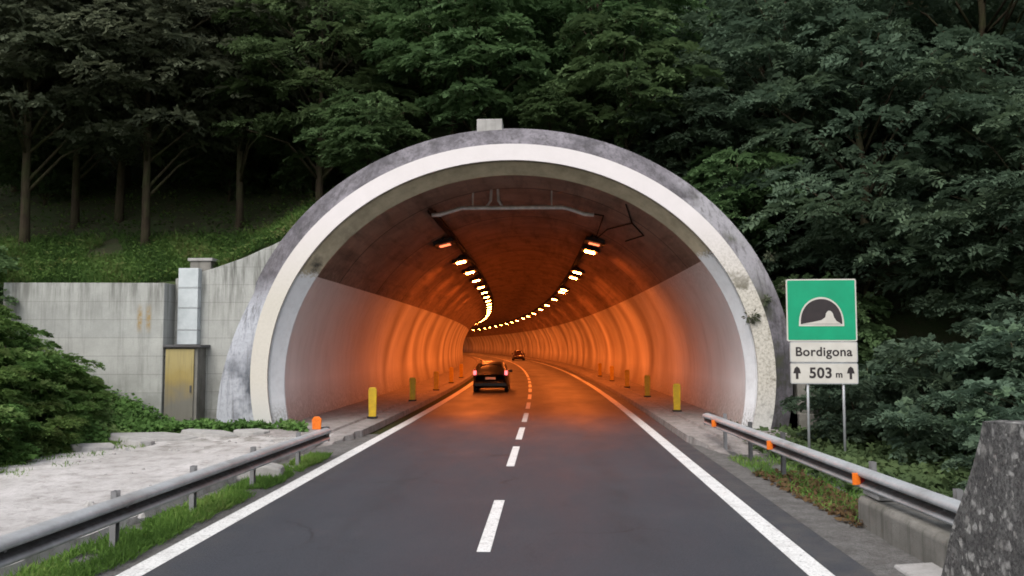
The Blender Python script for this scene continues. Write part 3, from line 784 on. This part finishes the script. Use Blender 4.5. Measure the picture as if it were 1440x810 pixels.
def sprays(centres, radii, per, rachis, nleaf, L, W, outward, flat=.5):
    """compound leaves: each spray is a drooping rachis carrying nleaf leaflets"""
    m = len(centres)*per
    c = np.repeat(centres, per, 0); r = np.repeat(radii, per)
    u = unit(rng.normal(size=(m,3))); u[:,2] = np.abs(u[:,2])*.9 - .22
    rad = r*rng.uniform(.45, 1.0, m)**.6
    p = c + u*rad[:,None]*np.array([1,1,flat])
    out = unit(c - np.repeat(outward, per, 0) + 1e-3)
    d = unit(u*np.array([1,1,.35]) + .55*out*np.array([1,1,.3]) + .45*rng.normal(size=(m,3))*np.array([1,1,.5]))
    upv = unit(np.array([0,0,1.0]) + .45*out + .38*rng.normal(size=(m,3)))
    side = unit(np.cross(d, upv))
    ct = np.repeat(rng.uniform(.1, .75, len(centres)), per) + .22*u[:,2] + rng.uniform(-.12, .12, m)
    B, D, S, T = [], [], [], []
    for k in range(nleaf):
        t = (k//2 + .6) / (nleaf/2.)
        pos = p + d*(rachis*t)[:,None] if isinstance(rachis, np.ndarray) else p + d*(rachis*t)
        pos = pos.copy(); pos[:,2] -= .35*t*t*(rachis if not isinstance(rachis, np.ndarray) else rachis)
        sg_ = 1 if k % 2 else -1
        ld = unit(d*.55 + side*sg_*.95 + .25*rng.normal(size=(m,3)))
        nn = unit(np.cross(d, side)); ls = unit(np.cross(ld, nn))
        B.append(pos); D.append(ld); S.append(ls); T.append(ct + rng.uniform(-.08, .08, m))
    B, D, S, T = (np.concatenate(a) for a in (B, D, S, T)); n = len(B)
    return B, D, S, L*rng.uniform(.7, 1.2, n), W*rng.uniform(.8, 1.2, n), rng.uniform(0, .35, n), T
def crown_points(n, base, top, rad, hollow=.45, shape=1.0):
    pts = []
    while len(pts) < n:
        u = unit(rng.normal(size=3)); rr = rng.uniform(hollow, 1)**.7
        q = np.array([u[0]*rad*rr, u[1]*rad*rr, (base+top)/2 + u[2]*(top-base)/2*rr])
        f = (q[2]-base)/(top-base)
        if rng.uniform() < .25 + .75*math.sin(math.pi*min(1, f*.8 + .2))**shape: pts.append(q)
    return np.array(pts)
def make_tree(name, label, cat, h, base, rad, tr, nclump, per, nleaf, L, W, rachis, cr, mat, lean=0, hollow=.45):
    t = thing(name, label, cat)
    cen = crown_points(nclump, base, h, rad, hollow)
    cen[:,0] += lean*cen[:,2]/h
    rad_c = rng.uniform(.7, 1.3, nclump)*cr
    axis = np.stack([np.full(nclump, lean*.5), np.zeros(nclump), np.clip(cen[:,2]-1.0, base*.6, h*.75)], 1)
    me = leaf_mesh('crown', *sprays(cen, rad_c, per, rachis, nleaf, L, W, axis))
    me.materials.append(mat); o = bpy.data.objects.new('crown', me); col.objects.link(o); o.parent = t
    tb = MB(); hh = h*.86
    tp = [Vector((lean*(k/7.)**1.5 + .16*noise.noise((k*.7, h, 1))*k/3, .16*noise.noise((k*.7, h, 9))*k/3, -.7 + (hh+.7)*k/7.)) for k in range(8)]
    tb.tube(tp, [tr*(1.25 if k == 0 else 1.0)*(1-.86*k/7.)+.012 for k in range(8)], 9)
    for i in rng.permutation(nclump)[:min(nclump, 26)]:
        e = Vector(cen[i]); f = min(.9, max(.22, (e.z - .35*rad*.6)/hh*.8)); a = tp[0].lerp(tp[-1], f)
        k = min(6, int(f*7)); a = tp[k].lerp(tp[k+1], f*7-k)
        r0 = tr*(1-.86*f)*.5
        mid = a.lerp(e, .5) + Vector((0,0,.12*(e-a).length)) + Vector(rng.normal(size=3)*.12)
        tb.tube([a, mid, e], [r0, r0*.6, .012], 6)
    tb.build('trunk', M['bark'], t, smooth=True)
    return t
LAB = 'x'
tall = make_tree('broadleaf_tree', LAB, 'tree', 13.5, 3.4, 4.8, .18, 112, 44, 8, .20, .062, .42, 1.15, M['leafL'])
mid = make_tree('broadleaf_tree', LAB, 'tree', 11, 1.4, 4.3, .20, 84, 42, 8, .22, .070, .46, 1.1, M['leafC'])
wide = make_tree('broadleaf_tree', LAB, 'tree', 12, .9, 4.8, .22, 96, 42, 10, .20, .058, .55, 1.15, M['leafR'])
wide2 = make_tree('broadleaf_tree', LAB, 'tree', 9, .5, 4.0, .16, 74, 42, 10, .21, .062, .55, 1.1, M['leafR'])
low = make_tree('understorey_tree', LAB, 'tree', 5.2, .3, 2.7, .08, 44, 36, 8, .22, .075, .42, .8, M['leafC'])
shrub = make_tree('shrub', LAB, 'shrub', 2.3, .1, 1.35, .03, 34, 26, 8, .15, .05, .28, .45, M['leafR'], hollow=.3)
ivyb = make_tree('bramble_bush', LAB, 'bush', 1.5, -.5, 1.3, .025, 64, 48, 7, .085, .034, .16, .34, M['ivy'], hollow=.35)
used = {}
def plant(proto, x, y, z, s, rz, label, group=None, sz=None):
    k = proto.name
    if k not in used: used[k] = 1; o = proto; o.location = (x, y, z); o.rotation_euler = (0,0,rz); o.scale = (s, s, sz or s); o['label'] = label
    else: o = copy_thing(proto, (x, y, z), rz, label, None, (s, s, sz or s))
    if group: o['group'] = group
    return o
# left grove, trunks standing on the grassy slope
for x, y, s, pr, lab in ((-17.6, 29.0, .98, tall, 'slim trunked tree at the far left edge on the grassy slope'),
    (-17.4, 31.8, .9, tall, 'grey trunked tree just behind the leftmost one'),
    (-13.75, 30.0, .92, tall, 'slender bare trunked tree on the slope above the wall, left of the duct'),
    (-15.9, 32.2, .95, tall, 'thin trunked tree between two others in the dark left grove'),
    (-10.9, 31.5, .85, tall, 'tree with an overhanging olive crown above the wall top box'),
    (-21.5, 31.0, 1.0, tall, 'tall dark tree filling the upper left corner')):
    plant(pr, x, y, hill(x, y)-.25, s, x*1.7, lab)
for x, y, s, pr, lab in ((-7.6, 30.6, .82, mid, 'green leafed tree above the left shoulder of the tunnel mouth'),
    (-2.6, 30.2, .78, mid, 'bright green tree rising right above the tunnel crown'),
    (2.6, 30.8, .80, mid, 'tree whose boughs overhang the tunnel crown on the right'),
    (5.6, 28.6, .62, wide2, 'low boughed tree over the right shoulder of the tunnel mouth'),
    (10.6, 26.8, .95, wide, 'large blue green tree right of the tunnel mouth behind the sign'),
    (13.6, 23.4, .82, wide2, 'drooping dark tree between the sign and the right edge'),
    (18.4, 23.6, .98, wide, 'dense tree at the right edge of the picture'),
    (9.3, 30.5, 1.0, wide, 'big spreading tree above and behind the sign'),
    (15.2, 28.5, 1.1, wide, 'tall layered tree high above the right bank'),
    (21.0, 26.0, 1.1, wide, 'tall tree reaching out of the upper right corner')):
    plant(pr, x, y, hill(x, y)-.3 if y > 24.7 else bank_r(x, y)-.2, s, x*2.3+.4, lab)
for x, y, s, lab in ((-5.2, 27.6, .62, 'small bright sapling leaning over the left shoulder of the collar'),
    (8.7, 25.4, .72, 'bright leafy sapling peeping out above the sign'),
    (.8, 27.2, .38, 'tiny sapling behind the top of the collar'),
    (-1.8, 28.4, .95, 'bushy young tree straight above the concrete box on the crown'), (3.4, 28.2, .9, 'bushy young tree above the crown, right of its centre'),
    (-19.6, 33.4, .7, 'dim young tree deep among the trunks at the far left'), (-12.2, 33.8, .8, 'dim young tree between trunks deep in the left grove'), (-8.4, 32.6, .7, 'dim young tree in the shade left of the portal shoulder'),
    (6.6, 26.6, .7, 'sapling hanging over the right haunch of the collar')):
    plant(low, x, y, hill(x, y)-.15, s, x, lab)
# back rows closing the view up the hill
G = 'dark trees massed on the hill behind the tunnel'
GL = 'dark tree in the dense mass high on the hill behind the tunnel'
rows_ = [(36.5, -27, 27, 5.4), (42, -33, 33, 5.8), (49, -40, 38, 6.4), (58, -46, 46, 7.4), (69, -54, 54, 9)]
for ri, (y, xa, xb, stp) in enumerate(rows_):
    x = xa + (ri % 2)*stp*.5
    while x <= xb:
        xx, yy = x + random.uniform(-1.2, 1.2), y + random.uniform(-1.6, 1.6)
        pr = tall if xx < -9 else (mid if xx < 3.5 else wide)
        if random.random() < .2: pr = random.choice((tall, mid, wide))
        plant(pr, xx, yy, hill(xx, yy)-.4, random.uniform(.92, 1.25) + .04*ri, random.uniform(0, 6.28), GL, G)
        x += stp
# shrubs on the right bank
for x, y, s, lab in ((7.9, 20.4, .85, 'green shrub behind the sign posts'), (9.4, 19.2, 1.0, 'leafy shrub right of the sign posts'),
    (8.3, 17.3, .72, 'low shrub close behind the right guardrail'), (10.6, 17.6, 1.0, 'spreading shrub midway between sign and parapet'),
    (9.0, 15.0, .75, 'dark shrub behind the rail above the low wall'), (7.6, 13.0, .55, 'small shrub hugging the parapet end'),
    (11.2, 14.8, 1.05, 'pale leafed shrub just left of the parapet top'), (12.8, 14.4, 1.05, 'shrub showing over the parapet top'),
    (8.9, 22.6, .8, 'shrub at the foot of the mossy pillar'), (12.0, 20.0, .95, 'shadowed shrub under the drooping dark tree')):
    plant(shrub, x, y, bank_r(x, y)-.1, s, x*3.1, lab)
# bramble mound on the left bank
IG = 'bramble bushes heaped on the left bank'
for x, y, s in ((-10.3,14.6,.8),(-10.5,16.2,.85),(-10.4,17.8,.8),(-10.8,19.4,.66),(-11.1,20.9,.6),(-11.7,22.2,.5),(-11.3,15.0,1.0),(-11.5,16.8,1.05),(-11.4,18.6,1.0),(-11.8,20.3,.9),
                (-12.2,21.8,.6),(-12.4,16.0,1.0),(-12.6,18.2,1.0),(-12.8,20.2,.9),(-13.2,22.0,.7),(-14.2,21.4,.8),(-13.6,18.8,1.0),(-15.3,22.3,.9),(-15.9,20.5,1.0)):
    plant(ivyb, x, y, bank_l(x, y)-.1, s, x*5+y, 'green bramble bush in the tangle covering the left bank', IG)
plant(low, -16.9, 24.0, 1.6, .75, 1.0, 'dark sapling at the left end of the retaining wall')

# grass and low cover: nobody could count it
def blades(name, pts, hmin, hmax, wid, mat, label, cat):
    pts = np.array(pts); n = len(pts)
    d = unit(np.stack([rng.normal(size=n)*.45, rng.normal(size=n)*.45, np.ones(n)], 1)); s = unit(np.cross(d, rng.normal(size=(n,3))))
    me = leaf_mesh(name, pts, d, s, rng.uniform(hmin, hmax, n), np.full(n, wid)*rng.uniform(.7,1.3,n), rng.uniform(0,.5,n), pts[:,3] if pts.shape[1] > 3 else rng.uniform(0,1,n)*.7 + .3*np.sin(pts[:,0]*2+pts[:,1]*1.3))
    me.materials.append(mat); o = bpy.data.objects.new(name, me); col.objects.link(o)
    return tag(o, label, cat, kind='stuff')
pts = []
while len(pts) < 26000:
    y = random.uniform(4.5, 18.6); a = LX(y) - .5 + .012*(y-8); 
    edge = -3.98 + .10*noise.noise((y*1.1, 4, 4)) + .06*noise.noise((y*4, 1, 7))
    x = random.uniform(a, edge)
    if noise.noise((x*1.6, y*1.1, 6)) > -.28: pts.append((x, y, -.03))
blades('verge_grass', pts, .06, .20, .007, M['grass'], 'strip of green grass growing under the left guardrail', 'grass')
pts = []
while len(pts) < 6500:
    y = random.uniform(11.9, 18.6); x = random.uniform(RX(y)-.25 + .1*noise.noise((y*1.5,2,2)), RX(y)+1.9)
    if noise.noise((x*1.8, y*1.4, 6)) > -.25: pts.append((x, y, -.03))
blades('verge_grass', pts, .05, .20, .008, M['grass'], 'patchy grass growing under the right guardrail', 'grass')
def flatleaves(name, fn, n, L, W, mat, label, cat, lift=.05):
    P_ = np.array([fn() for _ in range(n)]); d = unit(np.stack([rng.normal(size=n), rng.normal(size=n), rng.normal(size=n)*.5+.25], 1))
    s = unit(np.cross(d, unit(np.stack([rng.normal(size=n)*.5, rng.normal(size=n)*.5 - .3, np.ones(n)], 1))))
    P_[:,2] += rng.uniform(0, lift, n)
    t = np.array([.45 + .6*noise.noise((p[0]*.5, p[1]*.5, 3)) + .35*noise.noise((p[0]*1.7, p[1]*1.7, 5)) for p in P_]) + rng.uniform(-.15,.15,n)
    me = leaf_mesh(name, P_, d, s, L*rng.uniform(.6,1.3,n), W*rng.uniform(.7,1.3,n), rng.uniform(0,.4,n), t)
    me.materials.append(mat); o = bpy.data.objects.new(name, me); col.objects.link(o); return tag(o, label, cat, kind='stuff')
def on_dry():
    y = random.uniform(11.6, 16.5); x = random.uniform(RX(y)-.3, RX(y)+.55); return (x, y, -.02)
flatleaves('dry_leaves', on_dry, 1500, .10, .035, M['dry'], 'brown dry leaves littering the verge under the right guardrail', 'fallen leaves', .06)
def on_slope():
    while 1:
        x = random.uniform(-24, -6.8); y = 24.75 + (abs(random.gauss(0, 1))*3.2 if random.random() < .75 else random.uniform(3, 13))
        if y < 38 and noise.noise((x*.5, y*.5, 8)) > -.45 : return (x, y, hill(x, y))
flatleaves('slope_groundcover', on_slope, 20000, .15, .04, M['slope'], 'low green weeds covering the slope above the retaining wall', 'ground cover', .35)
pts = []
while len(pts) < 46000:
    x, y, z = on_slope()
    if y < 31: pts.append((x, y, z))
blades('slope_grass', pts, .15, .55, .013, M['slope'], 'long green grass on the slope above the retaining wall', 'grass')
def on_left():
    while 1:
        x = -9.6 - abs(random.gauss(0, 1.6)); y = random.uniform(12, 23.8)
        if x > -16: return (x, y, bank_l(x, y))
flatleaves('bank_groundcover', on_left, 15000, .13, .05, M['ivy'], 'leafy weeds carpeting the left bank below the brambles', 'ground cover', .25)
def on_foot():
    while 1:
        x = random.uniform(-10.4, -5.6); y = 22.3 + random.uniform(0, 1.0)*(1.5 if x < -8.6 else .9) - (.5 if x < -9 else 0) + .4*noise.noise((x, 3, 3))
        if noise.noise((x*1.3, y*1.5, 2)) > -.2 - .2*(x < -8): return (x, y, .05)
flatleaves('wall_foot_weeds', on_foot, 4500, .15, .05, M['ivy'], 'weeds growing along the foot of the retaining wall and collar', 'weeds', .28)
st = MB()
for i in range(650):
    y = random.uniform(6, 23.2); e = random.random()
    x = (-9.4 + random.gauss(0, .7)) if e < .55 else ((-5.2 + random.gauss(0, .25)) if e < .7 else random.uniform(-9.8, -5.2))
    if e < .2: y = 21.8 + random.gauss(0, .6); x = random.uniform(-9.8, -5.5)
    q = .012 + .05*random.random()**2.2*(1 if random.random() < .93 else 2); a = random.uniform(0, 3.1)
    vs = [(x + q*random.uniform(.7,1.3)*math.cos(a+k*math.pi/3)*(1 if h == 0 else .6), y + q*random.uniform(.7,1.3)*math.sin(a+k*math.pi/3)*(1 if h == 0 else .6), .06 + h*q*random.uniform(.7,1.1)) for h in (0, 1) for k in range(6)]
    st.add(vs, [(6,7,8,9,10,11)] + [(k, (k+1)%6, 6+(k+1)%6, 6+k) for k in range(6)])
tag(st.build('rubble', M['rubble']), 'loose stones and crumbled concrete scattered over the pale apron', 'rubble', kind='stuff')
pts = []
while len(pts) < 5000:
    y = random.uniform(8, 23); x = -9.35 + random.gauss(0, .45) + .5*noise.noise((y*.9, 2, 2))
    if noise.noise((x*1.5, y*1.5, 12)) > .0 and x < -8.3: pts.append((x, y, .05))
blades('edge_grass', pts, .05, .2, .008, M['grass'], 'thin grass growing along the back edge of the pale apron', 'grass')
def on_right():
    while 1:
        y = random.uniform(8.5, 24.5); x = RX(min(y, 20)) + .7 + abs(random.gauss(0, 3.2))
        if x < 17: return (x, y, bank_r(x, y))
flatleaves('right_groundcover', on_right, 15000, .17, .06, M['leafC'], 'leafy undergrowth covering the right bank behind the guardrail', 'ground cover', .3)
# small weeds rooted in the collar
wd = thing('weed', 'x', 'weed')
def tuft():
    n = 60; u = unit(rng.normal(size=(n,3))); u[:,1] = -abs(u[:,1])*.8; u[:,2] = u[:,2]*.8 - .1; u = unit(u)
    b = u*rng.uniform(.02,.2,n)[:,None]
    me = leaf_mesh('leaves', b, u, unit(np.cross(u, rng.normal(size=(n,3)))), rng.uniform(.08,.16,n), rng.uniform(.025,.04,n), rng.uniform(0,.5,n), rng.uniform(0,.8,n))
    me.materials.append(M['leafL']); o = bpy.data.objects.new('leaves', me); col.objects.link(o); o.parent = wd
    MB().tube([(0,.1,-.05),(0,0,0),(.03,-.08,.05)], .008, 5).build('stem', M['bark'], wd)
tuft()
for k, (x, z, s, lab) in enumerate(((6.15, 3.15, .9, 'weed sprouting from the white reveal, lowest of those on the right'), (6.5, 3.62, .8, 'weed rooted where the face band meets the reveal on the right'),
                             (7.05, 4.0, .8, 'weed rooted on the dark collar left of the sign top'), (6.75, 4.8, .7, 'topmost weed on the right side of the collar'))):
    y = 23.1 if k < 2 else 23.25
    o = wd if k == 0 else copy_thing(wd, (x,y,z), k*1.1)
    o.location = (x, y-.08, z); o.scale = (s,s,s); o['label'] = lab

# ------------------------------------------------------------------ camera
f, H = 1200.0, 2.4
yaw = math.atan(51/f); pitch = math.atan(80/f*math.cos(yaw))
cam = bpy.data.cameras.new('camera'); co = bpy.data.objects.new('camera', cam); col.objects.link(co)
co.location = (.74, 0, H); co.rotation_euler = (math.pi/2 + pitch, 0, yaw)
cam.sensor_width = 36; cam.lens = f/1440*36; cam.clip_start = .1; cam.clip_end = 4000
sc.camera = co

# ------------------------------------------------------------------ light: overcast day
w = bpy.data.worlds.new('World'); sc.world = w; w.use_nodes = True
nt = w.node_tree; bg = nt.nodes['Background']
sky = nt.nodes.new('ShaderNodeTexSky'); sky.sky_type = 'NISHITA'; sky.sun_disc = False
EL, AZ = 52, 200
sky.sun_elevation = R(EL); sky.sun_rotation = R(AZ); sky.air_density = 1.3; sky.dust_density = 4
hsv = nt.nodes.new('ShaderNodeHueSaturation'); hsv.inputs['Saturation'].default_value = .45
nt.links.new(sky.outputs[0], hsv.inputs['Color']); nt.links.new(hsv.outputs[0], bg.inputs[0]); bg.inputs[1].default_value = .23
sd = bpy.data.lights.new('sun', 'SUN'); sd.energy = 1.4; sd.angle = R(35); sd.color = (1, .96, .90)
so = bpy.data.objects.new('sun', sd); col.objects.link(so)
dirv = Vector((math.sin(R(AZ))*math.cos(R(EL)), math.cos(R(AZ))*math.cos(R(EL)), math.sin(R(EL))))
so.rotation_euler = (-dirv).to_track_quat('-Z', 'Y').to_euler()

sc.view_settings.view_transform = 'Standard'; sc.view_settings.look = 'None'; sc.view_settings.exposure = 0; sc.view_settings.gamma = 1
sc.render.engine = 'CYCLES'
cy = sc.cycles; cy.use_denoising = True; cy.max_bounces = 5; cy.diffuse_bounces = 3; cy.glossy_bounces = 2; cy.transmission_bounces = 2
cy.sample_clamp_indirect = 4; cy.use_light_tree = False; cy.adaptive_threshold = .03; cy.caustics_reflective = False; cy.caustics_refractive = False
cy.filter_width = 1.8
